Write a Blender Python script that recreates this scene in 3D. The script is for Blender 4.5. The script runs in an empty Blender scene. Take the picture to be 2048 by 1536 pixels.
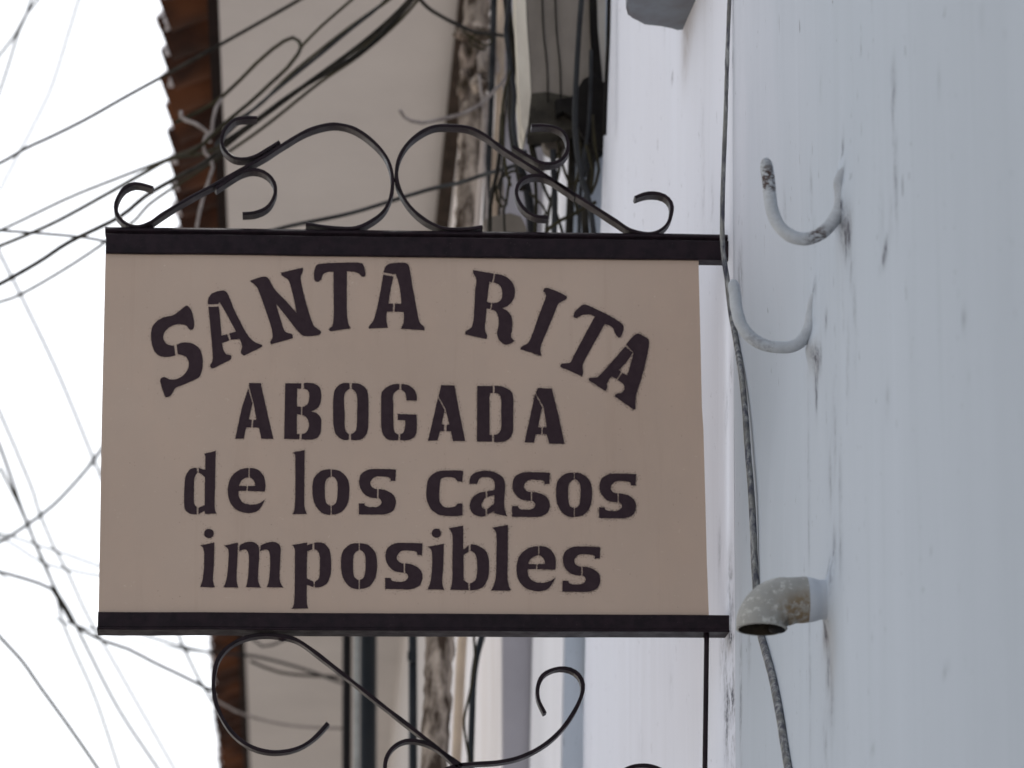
import bpy, bmesh, math, random
import numpy as np
from mathutils import Vector, Matrix, noise
from mathutils.geometry import tessellate_polygon
random.seed(7); rng = np.random.default_rng(7)
S = bpy.context.scene; COL = S.collection

# ------------------------------------------------------------------ camera
F = 7893.3; YAW, PITCH, ROLL = 0.058886, 0.32236914, -0.01058524
CP = Vector((0, 0, 1.6))
cy, sy, cp, sp = math.cos(YAW), math.sin(YAW), math.cos(PITCH), math.sin(PITCH)
fw = Vector((sy*cp, cy*cp, sp)); r0 = Vector((cy, -sy, 0)); u0 = r0.cross(fw)
rt = math.cos(ROLL)*r0 + math.sin(ROLL)*u0; up = -math.sin(ROLL)*r0 + math.cos(ROLL)*u0
cam = bpy.data.cameras.new('camera'); co = bpy.data.objects.new('camera', cam); COL.objects.link(co)
cam.sensor_width = 36; cam.lens = F/2048*36; cam.clip_start = .05; cam.clip_end = 2000
co.matrix_world = Matrix(((rt.x, up.x, -fw.x, CP.x), (rt.y, up.y, -fw.y, CP.y), (rt.z, up.z, -fw.z, CP.z), (0, 0, 0, 1)))
cam.dof.use_dof = True; cam.dof.focus_distance = 5.85; cam.dof.aperture_fstop = 8.0
S.camera = co

# ------------------------------------------------------------------ light
SUN_EL, SUN_AZ = 57, 34          # azimuth from +Y towards +X
w = bpy.data.worlds.new('World'); S.world = w; w.use_nodes = True
nt = w.node_tree; bg = nt.nodes['Background']
sky = nt.nodes.new('ShaderNodeTexSky'); sky.sky_type = 'NISHITA'; sky.sun_disc = False
sky.sun_elevation = math.radians(SUN_EL); sky.sun_rotation = math.radians(SUN_AZ)
sky.air_density = 1.0; sky.dust_density = 3.0; sky.ozone_density = 1.0
hsv = nt.nodes.new('ShaderNodeHueSaturation'); hsv.inputs['Saturation'].default_value = .2
nt.links.new(sky.outputs[0], hsv.inputs['Color']); nt.links.new(hsv.outputs[0], bg.inputs[0])
bg.inputs[1].default_value = 0.15
sl = bpy.data.lights.new('sun', 'SUN'); sl.energy = 4.0; sl.angle = math.radians(.6); sl.color = (1, .96, .9)
so = bpy.data.objects.new('sun', sl); COL.objects.link(so)
a, e = math.radians(SUN_AZ), math.radians(SUN_EL)
so.rotation_euler = Vector((math.sin(a)*math.cos(e), math.cos(a)*math.cos(e), math.sin(e))).to_track_quat('Z', 'Y').to_euler()
vs = S.view_settings; vs.view_transform = 'Standard'; vs.look = 'None'; vs.gamma = 1; vs.use_curve_mapping = False
vs.exposure = 0.85

# ------------------------------------------------------------------ helpers
def ray(px, py): return fw + rt*((px-1024)/F) - up*((py-768)/F)
def at(px, py, D):                       # point seen at a photo pixel, D metres along the street
    d = ray(px, py); return CP + d*(D/d.y)
def onp(px, py, P, n):
    d = ray(px, py); return CP + d*((P-CP).dot(n)/d.dot(n))
def link(name, me, mats=None, parent=None):
    o = bpy.data.objects.new(name, me); COL.objects.link(o)
    if mats:
        for m in (mats if isinstance(mats, (list, tuple)) else [mats]): me.materials.append(m)
    if parent: o.parent = parent
    return o
def tag(o, label=None, cat=None, group=None, kind=None):
    if label: o['label'] = label
    if cat: o['category'] = cat
    if group: o['group'] = group
    if kind: o['kind'] = kind
    return o
def thing(name, label, cat, loc, group=None):
    o = bpy.data.objects.new(name, None); COL.objects.link(o); o.location = loc; o.empty_display_size = .1
    return tag(o, label, cat, group)
def child(name, me, mats, parent):       # mesh is in world coordinates; parent sits at parent.location
    me.transform(Matrix.Translation(-parent_loc(parent)))
    return link(name, me, mats, parent)
def parent_loc(p):
    v = Vector(p.location)
    while p.parent: p = p.parent; v += Vector(p.location)
    return v
def mesh(vs_, fs, smooth=False):
    me = bpy.data.meshes.new('m'); me.from_pydata([tuple(v) for v in vs_], [], fs); me.update()
    if smooth: me.polygons.foreach_set('use_smooth', [True]*len(me.polygons))
    return me
def from_bm(bm, smooth=False):
    me = bpy.data.meshes.new('m'); bmesh.ops.recalc_face_normals(bm, faces=bm.faces); bm.to_mesh(me); bm.free()
    if smooth: me.polygons.foreach_set('use_smooth', [True]*len(me.polygons))
    return me
def box_bm(bm, x0, x1, y0, y1, z0, z1, bev=0, segs=1):
    r = bmesh.ops.create_cube(bm, size=1)
    for v in r['verts']:
        v.co = Vector(((x0+x1)/2+v.co.x*(x1-x0), (y0+y1)/2+v.co.y*(y1-y0), (z0+z1)/2+v.co.z*(z1-z0)))
    if bev:
        es = list({e for v in r['verts'] for e in v.link_edges})
        bmesh.ops.bevel(bm, geom=es, offset=bev, segments=segs, affect='EDGES', profile=.5)
def box(x0, x1, y0, y1, z0, z1, bev=0, segs=1):
    bm = bmesh.new(); box_bm(bm, x0, x1, y0, y1, z0, z1, bev, segs); return from_bm(bm)
def spline(P, step):                     # smooth 3D resample (Catmull-Rom through points)
    P = [Vector(p) for p in P]; out = []
    n = len(P)
    for i in range(n-1):
        a_, b_ = P[i], P[i+1]; L = (b_-a_).length
        t0 = (P[i+1]-P[i-1]).normalized() if i > 0 else (b_-a_).normalized()
        t1 = (P[i+2]-P[i]).normalized() if i+2 < n else (b_-a_).normalized()
        k = max(1, int(L/step))
        for j in range(k):
            t = j/k; t2, t3 = t*t, t*t*t
            out.append(a_*(2*t3-3*t2+1) + t0*L*(t3-2*t2+t) + b_*(-2*t3+3*t2) + t1*L*(t3-t2))
    out.append(P[-1].copy()); return out
def tube(pts, rad, sides=8, cap=True, wob=0, attr=None, aname='rust'):
    """pts already dense; rad float or list; attr: per-ring value"""
    n = len(pts); vsx, fs = [], []
    T = [(pts[min(i+1, n-1)]-pts[max(i-1, 0)]).normalized() for i in range(n)]
    nrm = T[0].orthogonal().normalized()
    for i in range(n):
        nrm = (nrm - T[i]*nrm.dot(T[i])).normalized(); b = T[i].cross(nrm)
        r = rad[i] if hasattr(rad, '__len__') else rad
        for s in range(sides):
            an = 2*math.pi*s/sides; rr = r
            q = pts[i] + (nrm*math.cos(an)+b*math.sin(an))*rr
            if wob: q += (nrm*math.cos(an)+b*math.sin(an))*wob*noise.noise(q*60)
            vsx.append(q)
    for i in range(n-1):
        for s in range(sides):
            s2 = (s+1) % sides
            fs.append((i*sides+s, i*sides+s2, (i+1)*sides+s2, (i+1)*sides+s))
    if cap:
        fs.append(tuple(range(sides-1, -1, -1))); fs.append(tuple((n-1)*sides+s for s in range(sides)))
    me = mesh(vsx, fs, True)
    if attr is not None:
        at_ = me.attributes.new(aname, 'FLOAT', 'POINT')
        at_.data.foreach_set('value', np.repeat(np.array(attr, dtype=np.float32), sides))
    return me
def px(P, D):                            # photo polyline -> points at street distance D (or D range)
    n = len(P)
    if isinstance(D, (int, float)): D = (D, D)
    return [at(p[0], p[1], D[0]+(D[1]-D[0])*i/max(1, n-1)) for i, p in enumerate(P)]

# ------------------------------------------------------------------ materials
class M:
    def __init__(s, name, rough=.8, metal=0, spec=.5):
        s.m = bpy.data.materials.new(name); s.m.use_nodes = True; s.t = s.m.node_tree
        s.b = s.t.nodes['Principled BSDF']; s.b.inputs['Roughness'].default_value = rough
        s.b.inputs['Metallic'].default_value = metal; s.b.inputs['Specular IOR Level'].default_value = spec
        s.tc = s.t.nodes.new('ShaderNodeTexCoord')
    def N(s, typ, **kw):
        n = s.t.nodes.new(typ)
        for k, v in kw.items(): setattr(n, k, v)
        return n
    def L(s, a, b): s.t.links.new(a, b)
    def noise(s, sc, detail=4, rough=.55, stretch=(1, 1, 1), dist=0, off=0):
        mp = s.N('ShaderNodeMapping'); mp.inputs['Scale'].default_value = stretch; mp.inputs['Location'].default_value = (off, off*1.7, off*.6)
        geo = s.N('ShaderNodeNewGeometry'); s.L(geo.outputs['Position'], mp.inputs[0])
        n = s.N('ShaderNodeTexNoise'); n.inputs['Scale'].default_value = sc; n.inputs['Detail'].default_value = detail
        n.inputs['Roughness'].default_value = rough; n.inputs['Distortion'].default_value = dist
        s.L(mp.outputs[0], n.inputs['Vector']); return n.outputs[0]
    def ramp(s, val, lo, hi, a=0, b=1):
        n = s.N('ShaderNodeMapRange'); n.inputs[1].default_value = lo; n.inputs[2].default_value = hi
        n.inputs[3].default_value = a; n.inputs[4].default_value = b; s.L(val, n.inputs[0]); return n.outputs[0]
    def mul(s, a, b, op='MULTIPLY'):
        n = s.N('ShaderNodeMath', operation=op)
        for i, v in enumerate((a, b)):
            if isinstance(v, (int, float)): n.inputs[i].default_value = v
            else: s.L(v, n.inputs[i])
        n.use_clamp = op == 'ADD'
        return n.outputs[0]
    def mix(s, f, a, b):
        n = s.N('ShaderNodeMix', data_type='RGBA')
        for i, v in ((0, f), (6, a), (7, b)):
            if isinstance(v, (int, float)): n.inputs[i].default_value = v
            elif isinstance(v, tuple): n.inputs[i].default_value = (*v, 1)
            else: s.L(v, n.inputs[i])
        return n.outputs[2]
    def attr(s, name):
        n = s.N('ShaderNodeAttribute'); n.attribute_name = name; return n.outputs['Fac']
    def col(s, c):
        if isinstance(c, tuple): s.b.inputs['Base Color'].default_value = (*c, 1)
        else: s.L(c, s.b.inputs['Base Color'])
    def bump(s, h, strength=.3, dist=.002):
        n = s.N('ShaderNodeBump'); n.inputs['Strength'].default_value = strength; n.inputs['Distance'].default_value = dist
        s.L(h, n.inputs['Height']); s.L(n.outputs[0], s.b.inputs['Normal'])
def simple(name, c, c2=None, sc=30, rough=.7, metal=0, bump=0, stretch=(1, 1, 1), lo=.4, hi=.65, spec=.1):
    m = M(name, rough, metal, spec)
    if c2 is None: m.col(c)
    else:
        n = m.noise(sc, 5, .6, stretch); m.col(m.mix(m.ramp(n, lo, hi), c, c2))
    if bump: m.bump(m.noise(sc*3, 6, .6, stretch), bump, .002)
    return m.m

def wallmat(name, base, alt, lit_tone=(.60, .625, .71), dark=(.09, .095, .12)):
    m = M(name, .88, 0, .25)
    big = m.ramp(m.noise(2.2, 4, .5, (1, 1, .35)), .3, .7)
    c = m.mix(big, base, alt)
    st = m.ramp(m.noise(28, 6, .65, (1, 1, .045), .2), .52, .80, 0, .16)       # faint vertical brush streaks
    c = m.mix(st, c, tuple(v*.62 for v in alt))
    lt = m.ramp(m.noise(16, 5, .6, (1, 1, .06), 0, 9), .5, .75, 0, .25)
    c = m.mix(lt, c, tuple(min(.95, v*1.10) for v in base))
    c = m.mix(m.mul(m.attr('lit_tone'), m.ramp(m.noise(6, 4, .6, (1, 1, .3), 0, 4), .25, .7, .55, 1.1)), c, lit_tone)  # paler tone painted in for the light near the arris and top
    c = m.mix(m.mul(m.attr('shade_tone'), m.ramp(m.noise(5, 4, .6, (1, 1, .3), 0, 8), .25, .7, .6, 1.1)), c, tuple(v*.80 for v in alt))  # darker tone painted in for shade in the hollow and at the near end
    g = m.attr('grime'); br = m.attr('brown')
    n1 = m.ramp(m.noise(150, 6, .7, (1, .22, .12), .3), .40, .60, .12, 1.9)
    n1 = m.mul(n1, m.ramp(m.noise(420, 4, .7, (1, .2, .22)), .36, .56, .35, 1.1))
    gm = m.mul(g, n1)
    c = m.mix(m.mul(br, m.ramp(m.noise(120, 5, .7, (1, 1, .25)), .3, .65, .3, 1.1)), c, (.22, .17, .13))
    c = m.mix(m.mul(gm, 1.0, 'MINIMUM'), c, dark)
    # sparse little pits and scuffs, gathered in vertical runs
    pit = m.mul(m.ramp(m.noise(190, 4, .62, (1, .22, .08), 0, 3), .665, .71), m.ramp(m.noise(9, 3, .5, (1, 1, .12), 0, 5), .47, .62))
    c = m.mix(m.mul(pit, .6), c, dark)
    pit2 = m.mul(m.ramp(m.noise(420, 3, .6, (1, .16, .1), 0, 13), .67, .72), m.ramp(m.noise(14, 3, .5, (1, 1, .2), 0, 15), .50, .60))
    c = m.mix(m.mul(pit2, .6), c, dark)
    m.col(c)
    h = m.mul(m.noise(240, 6, .7, (1, 1, .35)), m.mul(m.noise(14, 5, .5, (1, 1, .5)), 2.2), 'ADD')
    m.bump(h, .75, .0032)
    return m.m
MAT = {}
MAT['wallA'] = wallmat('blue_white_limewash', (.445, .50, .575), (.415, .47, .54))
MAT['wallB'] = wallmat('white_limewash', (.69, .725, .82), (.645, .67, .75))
MAT['wallC'] = simple('cream_plaster', (.77, .785, .84), (.69, .70, .75), 3, .9, 0, .2, (1, 1, .3))
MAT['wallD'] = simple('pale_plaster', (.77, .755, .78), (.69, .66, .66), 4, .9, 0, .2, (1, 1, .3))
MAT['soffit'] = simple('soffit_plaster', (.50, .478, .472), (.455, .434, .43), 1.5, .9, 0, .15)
def tile_mat():
    m = M('terracotta', .9, 0, .1)
    c = m.mix(m.ramp(m.noise(7, 5, .6), .35, .65), (.046, .019, .012), (.015, .008, .0065))
    c = m.mix(m.ramp(m.noise(26, 5, .6), .58, .72), c, (.035, .02, .016))
    c = m.mix(m.ramp(m.noise(3.1, 2, .5, off=4), .5, .66, 0, .7), c, (.105, .040, .018)); m.col(c)
    m.bump(m.noise(90, 5), .4, .002); return m.m
MAT['tile'] = tile_mat()
def iron():
    m = M('painted_iron', .45, 0, .12)
    c = m.mix(m.ramp(m.noise(60, 5, .6), .4, .65), (.017, .010, .0145), (.009, .006, .009))
    c = m.mix(m.ramp(m.noise(420, 3, .6), .70, .76, 0, .6), c, (.20, .17, .16)); m.col(c)
    m.L(m.ramp(m.noise(35, 5, .6), 3e-1, .7, .34, .58), m.b.inputs['Roughness'])
    m.bump(m.noise(140, 6, .65), .35, .0012); return m.m
MAT['iron'] = iron()
def panel():
    m = M('beige_enamel', .55, 0, .35)
    c = m.mix(m.ramp(m.noise(3.2, 4, .5), .3, .7), (.445, .350, .290), (.412, .318, .260))
    c = m.mix(m.ramp(m.noise(14, 6, .65, (1, 1, .6)), .45, .75, 0, .5), c, (.47, .355, .285))
    c = m.mix(m.ramp(m.noise(24, 6, .7, (1, 1, 2.5), .8, 6), .66, .80, 0, .4), c, (.34, .25, .195))
    c = m.mix(m.ramp(m.noise(260, 3, .6, (1, 1, .5)), .735, .78, 0, .8), c, (.12, .085, .07))
    c = m.mix(m.ramp(m.noise(120, 2, .5, (1, 1, 1.4), 1.2, 2), .72, .78, 0, .6), c, (.56, .46, .39))
    c = m.mix(m.ramp(m.noise(38, 6, .7, (1, 1, .05), .2, 11), .56, .76, 0, .35), c, (.35, .26, .20))
    c = m.mix(m.ramp(m.noise(90, 7, .75, (1, 1, .9), 1.6, 13), .64, .69, 0, .35), c, (.30, .225, .18)); m.col(c)
    m.bump(m.mul(m.noise(500, 4, .6), m.mul(m.noise(12, 3), 1.5), 'ADD'), .12, .001); return m.m
MAT['panel'] = panel()
def paint():
    m = M('stencil_paint', .7, 0, .2)
    m.col(m.mix(m.ramp(m.noise(90, 5, .6), .35, .7), (.025, .013, .019), (.034, .020, .026)))
    m.bump(m.noise(900, 4), .15, .0006); return m.m
MAT['paint'] = paint()
MAT['cable'] = simple('black_cable', (.010, .009, .008), (.03, .027, .022), 20, .7)
MAT['grey_cable'] = simple('grey_cable', (.028, .030, .033), (.012, .012, .014), 15, .6)
MAT['olive_cable'] = simple('olive_cable', (.032, .028, .014), (.016, .014, .009), 15, .7)
MAT['pale_cable'] = simple('pale_cable', (.27, .245, .235), (.16, .14, .135), 25, .6)
def hookm():
    m = M('rusty_painted_iron', .7, 0, .35)
    c = m.mix(m.ramp(m.noise(40, 4), .35, .65), (.42, .455, .50), (.36, .39, .43))
    f = m.mul(m.attr('rust'), m.ramp(m.noise(150, 6, .62, (1, 1, 1.6), .2), .44, .58, 0, 1.1))
    c = m.mix(f, c, (.055, .035, .032)); m.col(c); m.bump(m.mul(m.noise(160, 5), f, 'SUBTRACT'), .5, .0015); return m.m
MAT['hook'] = hookm()
def elbowm():
    m = M('weathered_pvc', .7, 0, .3)
    c = m.mix(m.ramp(m.noise(25, 4), .35, .65), (.29, .295, .285), (.235, .24, .235))
    c = m.mix(m.ramp(m.noise(110, 7, .68, off=2), .53, .63, 0, .85), c, (.46, .47, .46))
    c = m.mix(m.ramp(m.noise(300, 3, .6), .68, .72, 0, .6), c, (.12, .15, .15))
    f = m.mul(m.attr('rust'), m.ramp(m.noise(110, 6, .65), .36, .56)); c = m.mix(f, c, (.16, .12, .075))
    f2 = m.attr('white'); c = m.mix(m.ramp(m.mul(f2, m.mul(m.noise(60, 4), .25), 'ADD'), .60, .66), c, (.40, .44, .50))
    m.col(c); m.bump(m.noise(150, 5), .45, .0015); return m.m
MAT['elbow'] = elbowm()
MAT['bore'] = simple('shaded_bore', (.045, .037, .028), (.012, .010, .009), 60, .9)  # dark colour stands in for the shade inside the elbow
MAT['black'] = simple('dark_inside', (.012, .011, .012))
def scuffed():
    m = M('scuffed_cable', .55, 0, .4)
    c = m.mix(m.ramp(m.noise(120, 6, .7, (1, 1, .22)), .43, .62), (.036, .038, .060), (.29, .30, .30))
    c = m.mix(m.ramp(m.noise(60, 5, .6, (1, 1, .3), off=7), .45, .62, 0, .7), c, (.12, .12, .11))
    m.col(c); m.bump(m.noise(200, 4), .4, .001); return m.m
MAT['scuffed'] = scuffed()
MAT['wood'] = simple('mottled_wood', (.42, .36, .31), (.05, .036, .028), 34, .9, 0, .9, (1, 1, .30), .36, .62)
MAT['cream_pipe'] = simple('cream_pipe', (.52, .43, .34), (.40, .33, .27), 8, .5)
MAT['pale_pipe'] = simple('pale_pipe', (.42, .37, .34), (.20, .17, .15), 14, .6, 0, .3, (1, 1, .3))
MAT['teal'] = simple('dark_teal_paint', (.013, .016, .021), (.020, .023, .027), 10, .45)
MAT['glint'] = simple('pale_glint', (.42, .46, .46), (.30, .33, .33), 20, .35)
MAT['rag'] = simple('dirty_cloth', (.26, .21, .18), (.03, .022, .012), 30, .95, 0, .8, (1, 1, .6))
MAT['boxg'] = simple('box_grey_paint', (.19, .17, .15), (.14, .125, .11), 9, .7, 0, .3, (1, 1, .5))
MAT['boxc'] = simple('box_cream_paint', (.62, .58, .50), (.46, .42, .36), 14, .7, 0, .2, (1, 1, .3))
MAT['bracket'] = simple('black_bracket', (.006, .005, .005), (.012, .011, .010), 20, .8)
MAT['ground'] = simple('street_stone', (.36, .33, .30), (.27, .25, .225), 4, .9)
MAT['corbel'] = simple('grey_stone', (.205, .23, .265), (.17, .175, .20), 12, .85, 0, .5)

# ------------------------------------------------------------------ ground
g = link('ground', mesh([(-300, -300, 0), (300, -300, 0), (300, 300, 0), (-300, 300, 0)], [(0, 1, 2, 3)]), MAT['ground']); tag(g, kind='structure')
pv = link('pavement', box(-.9, .75, -6, 45, 0.0, .14, .01), MAT['ground']); pv.location.z = .004; tag(pv, kind='structure')

# ------------------------------------------------------------------ walls
BAT = .023
arr = at(1468, 900, 5.95)                       # arris between the two near houses
def bx(z): return BAT*(z-arr.z)
nA = Vector((1, 0, -BAT)).normalized()
def onA(x, y): return onp(x, y, arr, nA)
farB = at(1171, 1275, 7.58)
slopeB = (farB.x - bx(farB.z) - arr.x)/(farB.y-arr.y)
nB = Vector((1, -slopeB, -BAT)).normalized()
def onB(x, y): return onp(x, y, arr, nB)

def gridlines(lo, hi, d0, d1, nd, coarse):
    a_ = list(np.arange(lo, d0, coarse)) if d0 > lo else []
    c_ = list(np.linspace(d0, d1, nd)); e_ = list(np.arange(d1+coarse, hi, coarse))
    out = a_+c_+e_
    if hi > out[-1]+1e-6: out.append(hi)
    return np.array(out)
def wall_grid(ys, zs, xf, on, grime, brown, bumps, name, mat, parent, yfar=None, lit_tone=(), shade_tone=()):
    Y, Z = np.meshgrid(ys, zs, indexing='ij'); ysv = ys
    if yfar is not None:                          # stretch columns so the far edge leans
        t = (Y-ys[0])/(ys[-1]-ys[0]); Y = ys[0] + t*(yfar(Z)-ys[0])
    X = xf(Y, Z)
    G = np.zeros_like(Y); B = np.zeros_like(Y)
    def gauss(lst, A_):
        for (cx, cyy, hx, hy, s) in lst:
            c = on(cx, cyy); q = on(cx+hx, cyy); q2 = on(cx, cyy+hy)
            sY = max(abs(q.y-c.y), .004); sZ = abs(q2.z-c.z)
            A_ += s*np.exp(-((Y-c.y)/sY)**2 - ((Z-c.z)/sZ)**2)
    gauss(grime, G); gauss(brown, B)
    LIT = np.zeros_like(Y); SHD = np.zeros_like(Y)
    for A_, lst in ((LIT, lit_tone), (SHD, shade_tone)):
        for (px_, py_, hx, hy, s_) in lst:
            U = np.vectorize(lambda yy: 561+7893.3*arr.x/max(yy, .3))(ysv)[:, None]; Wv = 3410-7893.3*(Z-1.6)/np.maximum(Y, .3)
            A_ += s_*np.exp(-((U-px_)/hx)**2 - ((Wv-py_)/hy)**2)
    for (cx, cyy, hx, hy, d) in bumps:
        c = on(cx, cyy); q = on(cx+hx, cyy); q2 = on(cx, cyy+hy)
        X = X - d*np.exp(-((Y-c.y)/max(abs(q.y-c.y), .01))**2 - ((Z-c.z)/abs(q2.z-c.z))**2)
    # trowelled unevenness
    for k, (fy, fz, am, ph) in enumerate([(2.1, .7, .0035, .3), (4.7, 1.3, .0018, 1.9), (9.1, 2.9, .0009, 4.2), (23, 5.1, .0004, .7), (41, 3.0, .00025, 2.2)]):
        edge = np.clip(np.abs(Y-arr.y)/.10, 0, 1)
        X = X + am*edge*np.sin(fy*Y+ph+.6*np.sin(fz*Z*1.7+k))*np.sin(fz*Z+ph*2+.5*np.sin(fy*Y*.7))
    ny, nz = Y.shape
    co_ = np.stack([X, Y, Z], -1).reshape(-1, 3)
    idx = np.arange(ny*nz).reshape(ny, nz)
    f = np.stack([idx[:-1, :-1], idx[:-1, 1:], idx[1:, 1:], idx[1:, :-1]], -1).reshape(-1, 4)
    me = bpy.data.meshes.new('wall'); me.vertices.add(len(co_)); me.vertices.foreach_set('co', co_.ravel())
    me.loops.add(f.size); me.loops.foreach_set('vertex_index', f.ravel().astype(np.int32))
    me.polygons.add(len(f)); me.polygons.foreach_set('loop_start', np.arange(0, f.size, 4, dtype=np.int32)); me.update(calc_edges=True)
    me.polygons.foreach_set('use_smooth', [True]*len(f))
    for nm, A_ in (('grime', G), ('brown', B), ('lit_tone', LIT), ('shade_tone', SHD)):
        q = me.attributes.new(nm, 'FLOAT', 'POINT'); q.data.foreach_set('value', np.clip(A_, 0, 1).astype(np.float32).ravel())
    return child(name, me, mat, parent)

HA = thing('house', 'blue white limewashed house wall filling the right side with two hooks and a drain elbow', 'house', (arr.x+3, 2, 0))
zs = gridlines(0, 6.4, 2.15, 4.45, 620, .35)
ysA = gridlines(-4, arr.y, 3.25, arr.y, 420, .4)
gA = [(1691, 425, 5, 16, 2.2), (1699, 470, 7, 40, .8), (1707, 540, 3, 32, .7), (1688, 305, 2.5, 34, .6), (1692, 350, 4, 22, .5),
      (1787, 190, 5, 60, .35), (1791, 330, 4, 110, .38), (1766, 524, 6, 16, .35), (1773, 495, 5, 20, .5), (1763, 430, 4, 60, .2), (1782, 440, 3, 40, .2),
      (1622, 694, 5, 13, 1.1), (1634, 725, 7, 34, .6), (1630, 790, 2.5, 36, .7), (1627, 590, 4, 26, .5), (1650, 640, 3, 20, .35), (1712, 640, 3, 80, .3), (1700, 720, 3, 60, .3),
      (1670, 1120, 4, 60, .45), (1684, 1090, 4, 50, .3), (1660, 1145, 3, 28, .5), (1655, 1262, 7, 22, .8), (1656, 1340, 6, 60, .35), (1664, 1420, 5, 60, .3), (1650, 1480, 5, 60, .2),
      (1615, 1000, 2, 300, .16), (1619, 1350, 2, 200, .16), (1955, 40, 4, 30, .3), (1873, 160, 3, 40, .15), (1921, 640, 4, 25, .3), (1775, 800, 4, 30, .25),
      (1484, 1380, 3, 130, .4), (1500, 1300, 3, 60, .2), (1670, 860, 4, 80, .25), (1660, 950, 5, 60, .25), (1682, 960, 4, 50, .25), (1690, 600, 3, 50, .3), (1640, 170, 3, 30, .15),
      (1625, 470, 3, 40, .25), (1618, 380, 3, 50, .25), (1560, 420, 2.5, 40, .2), (1885, 1340, 6, 14, .3), (1750, 1500, 5, 12, .2), (1480, 560, 5, 60, .35), (1476, 660, 5, 60, .4)]
bA = [(1655, 1268, 9, 30, .55), (1663, 1330, 9, 60, .3), (1700, 455, 7, 25, .3), (1632, 735, 5, 22, .3), (1628, 700, 8, 14, .2)]
uA = [(1688, 425, 12, 60, .011), (1682, 360, 9, 26, .008), (1624, 640, 10, 60, .007), (1626, 700, 10, 26, .010), (1662, 1200, 12, 55, .014),
      (1545, 720, 50, 230, -.014), (1790, 330, 8, 200, .0014), (1615, 1100, 5, 600, .0012)]
wall_grid(ysA, zs, lambda Y, Z: arr.x + BAT*(Z-arr.z) + 0*Y, onA, gA, bA, uA, 'wall', MAT['wallA'], HA, None, [(1470, 700, 28, 4000, .75), (1500, 60, 130, 420, .75), (1520, 420, 60, 200, .25)], [(2110, 300, 210, 3000, .55), (1545, 760, 42, 260, .45)])  # last two lists paint a light-to-shade gradient into the limewash
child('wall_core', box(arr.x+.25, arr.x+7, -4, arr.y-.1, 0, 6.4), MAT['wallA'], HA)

HB = thing('house', 'white limewashed house wall where the sign bars are fixed, left of the two hooks', 'house', (arr.x+3, 7, 0))
zsB = gridlines(0, 6.4, 2.3, 4.9, 520, .35)
eb0, eb1 = onB(1171, 1275), onB(1217, 20)
yfar = lambda Z: eb0.y + (eb1.y-eb0.y)*np.clip((Z-eb0.z)/(eb1.z-eb0.z), -.4, 1.6)
ysB = np.linspace(arr.y, 7.6, 220)
gB = [(1462, 1200, 5, 90, .5), (1457, 1400, 6, 110, .6), (1466, 1440, 4, 110, .6), (1446, 1330, 5, 90, .25), (1453, 820, 4, 40, .3), (1440, 1100, 4, 60, .2), (1330, 62, 2, 25, .25),
      (1346, 155, 1.5, 12, .6), (1405, 250, 3, 40, .15), (1340, 1370, 3, 40, .12), (1408, 370, 3, 70, .2), (1425, 420, 3, 60, .2), (1462, 760, 3, 40, .3), (1463, 1275, 4, 14, .8), (1280, 1500, 5, 50, .1)]
bB = [(1375, 60, 9, 60, .4), (1372, 120, 8, 60, .28), (1385, 20, 8, 60, .25), (1460, 1290, 4, 20, .5), (1458, 1130, 5, 60, .2)]
wall_grid(ysB, zsB, lambda Y, Z: arr.x + slopeB*(Y-arr.y) + BAT*(Z-arr.z), onB, gB, bB, [(1455, 490, 10, 50, -.001)], 'wall', MAT['wallB'], HB, yfar)
child('wall_core', box(arr.x+.25, arr.x+7, arr.y-.09, 7.0, 0, 6.4), MAT['wallB'], HB)

# grey stone corbel under something above the frame
c0 = onB(1367, 60); 
cb = bmesh.new()
zc_ = c0.z; up1 = Vector((0, 0, 1)); PZ = Vector((0, 0, zc_))
loop = [(1262, -90), (1256, 0), (1252, 22), (1256, 36), (1270, 43), (1290, 49), (1320, 55), (1345, 57), (1358, 58), (1370, 61), (1420, 61), (1450, -90)]
fr = [onp(x, y, PZ, up1) for x, y in loop]; bk = [v+Vector((0, 0, .09)) for v in fr]
va = [cb.verts.new(v) for v in fr]; vb = [cb.verts.new(v) for v in bk]; n_ = len(va)
cb.faces.new(va); cb.faces.new(vb[::-1])
for i in range(n_): cb.faces.new((va[i], va[(i+1) % n_], vb[(i+1) % n_], vb[i]))
bmesh.ops.bevel(cb, geom=[e for e in cb.edges if (e.verts[0] in va) and (e.verts[1] in va)], offset=.006, segments=3, affect='EDGES')
me = from_bm(cb); o = link('corbel', me, MAT['corbel']); tag(o, 'grey stone slab with rounded corner jutting from the white wall at the top edge', 'corbel')

# neighbouring houses further up the street: C then D
def leanbox(x0, x1, y0, y1, z0, z1, k, zr):
    vs_ = []
    for z in (z0, z1):
        s = k*(z-zr)
        vs_ += [(x0+s, y0, z), (x1, y0, z), (x1, y1, z), (x0+s, y1, z)]
    return mesh(vs_, [(0, 3, 2, 1), (4, 5, 6, 7), (0, 1, 5, 4), (1, 2, 6, 5), (2, 3, 7, 6), (3, 0, 4, 7)])
pc = at(1126, 1275, 7.62)
HC = thing('house', 'narrow white plastered house front seen beyond the utility box, third from the right', 'house', (pc.x+3, 8.2, 0))
child('wall', leanbox(pc.x, pc.x+7, 7.62, 8.74, 0, 6.3, .034, pc.z), MAT['wallC'], HC)
child('return_wall', leanbox(pc.x+.004, pc.x+.2, 7.612, 7.619, 0, 6.3, .034, pc.z), MAT['wallA'], HC)
pd = at(1003, 1400, 8.76)
HD = thing('house', 'far house with plastered soffit and terracotta tiled eave running along the sky', 'house', (pd.x+3, 20, 0))
SZ = 6.1
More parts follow.
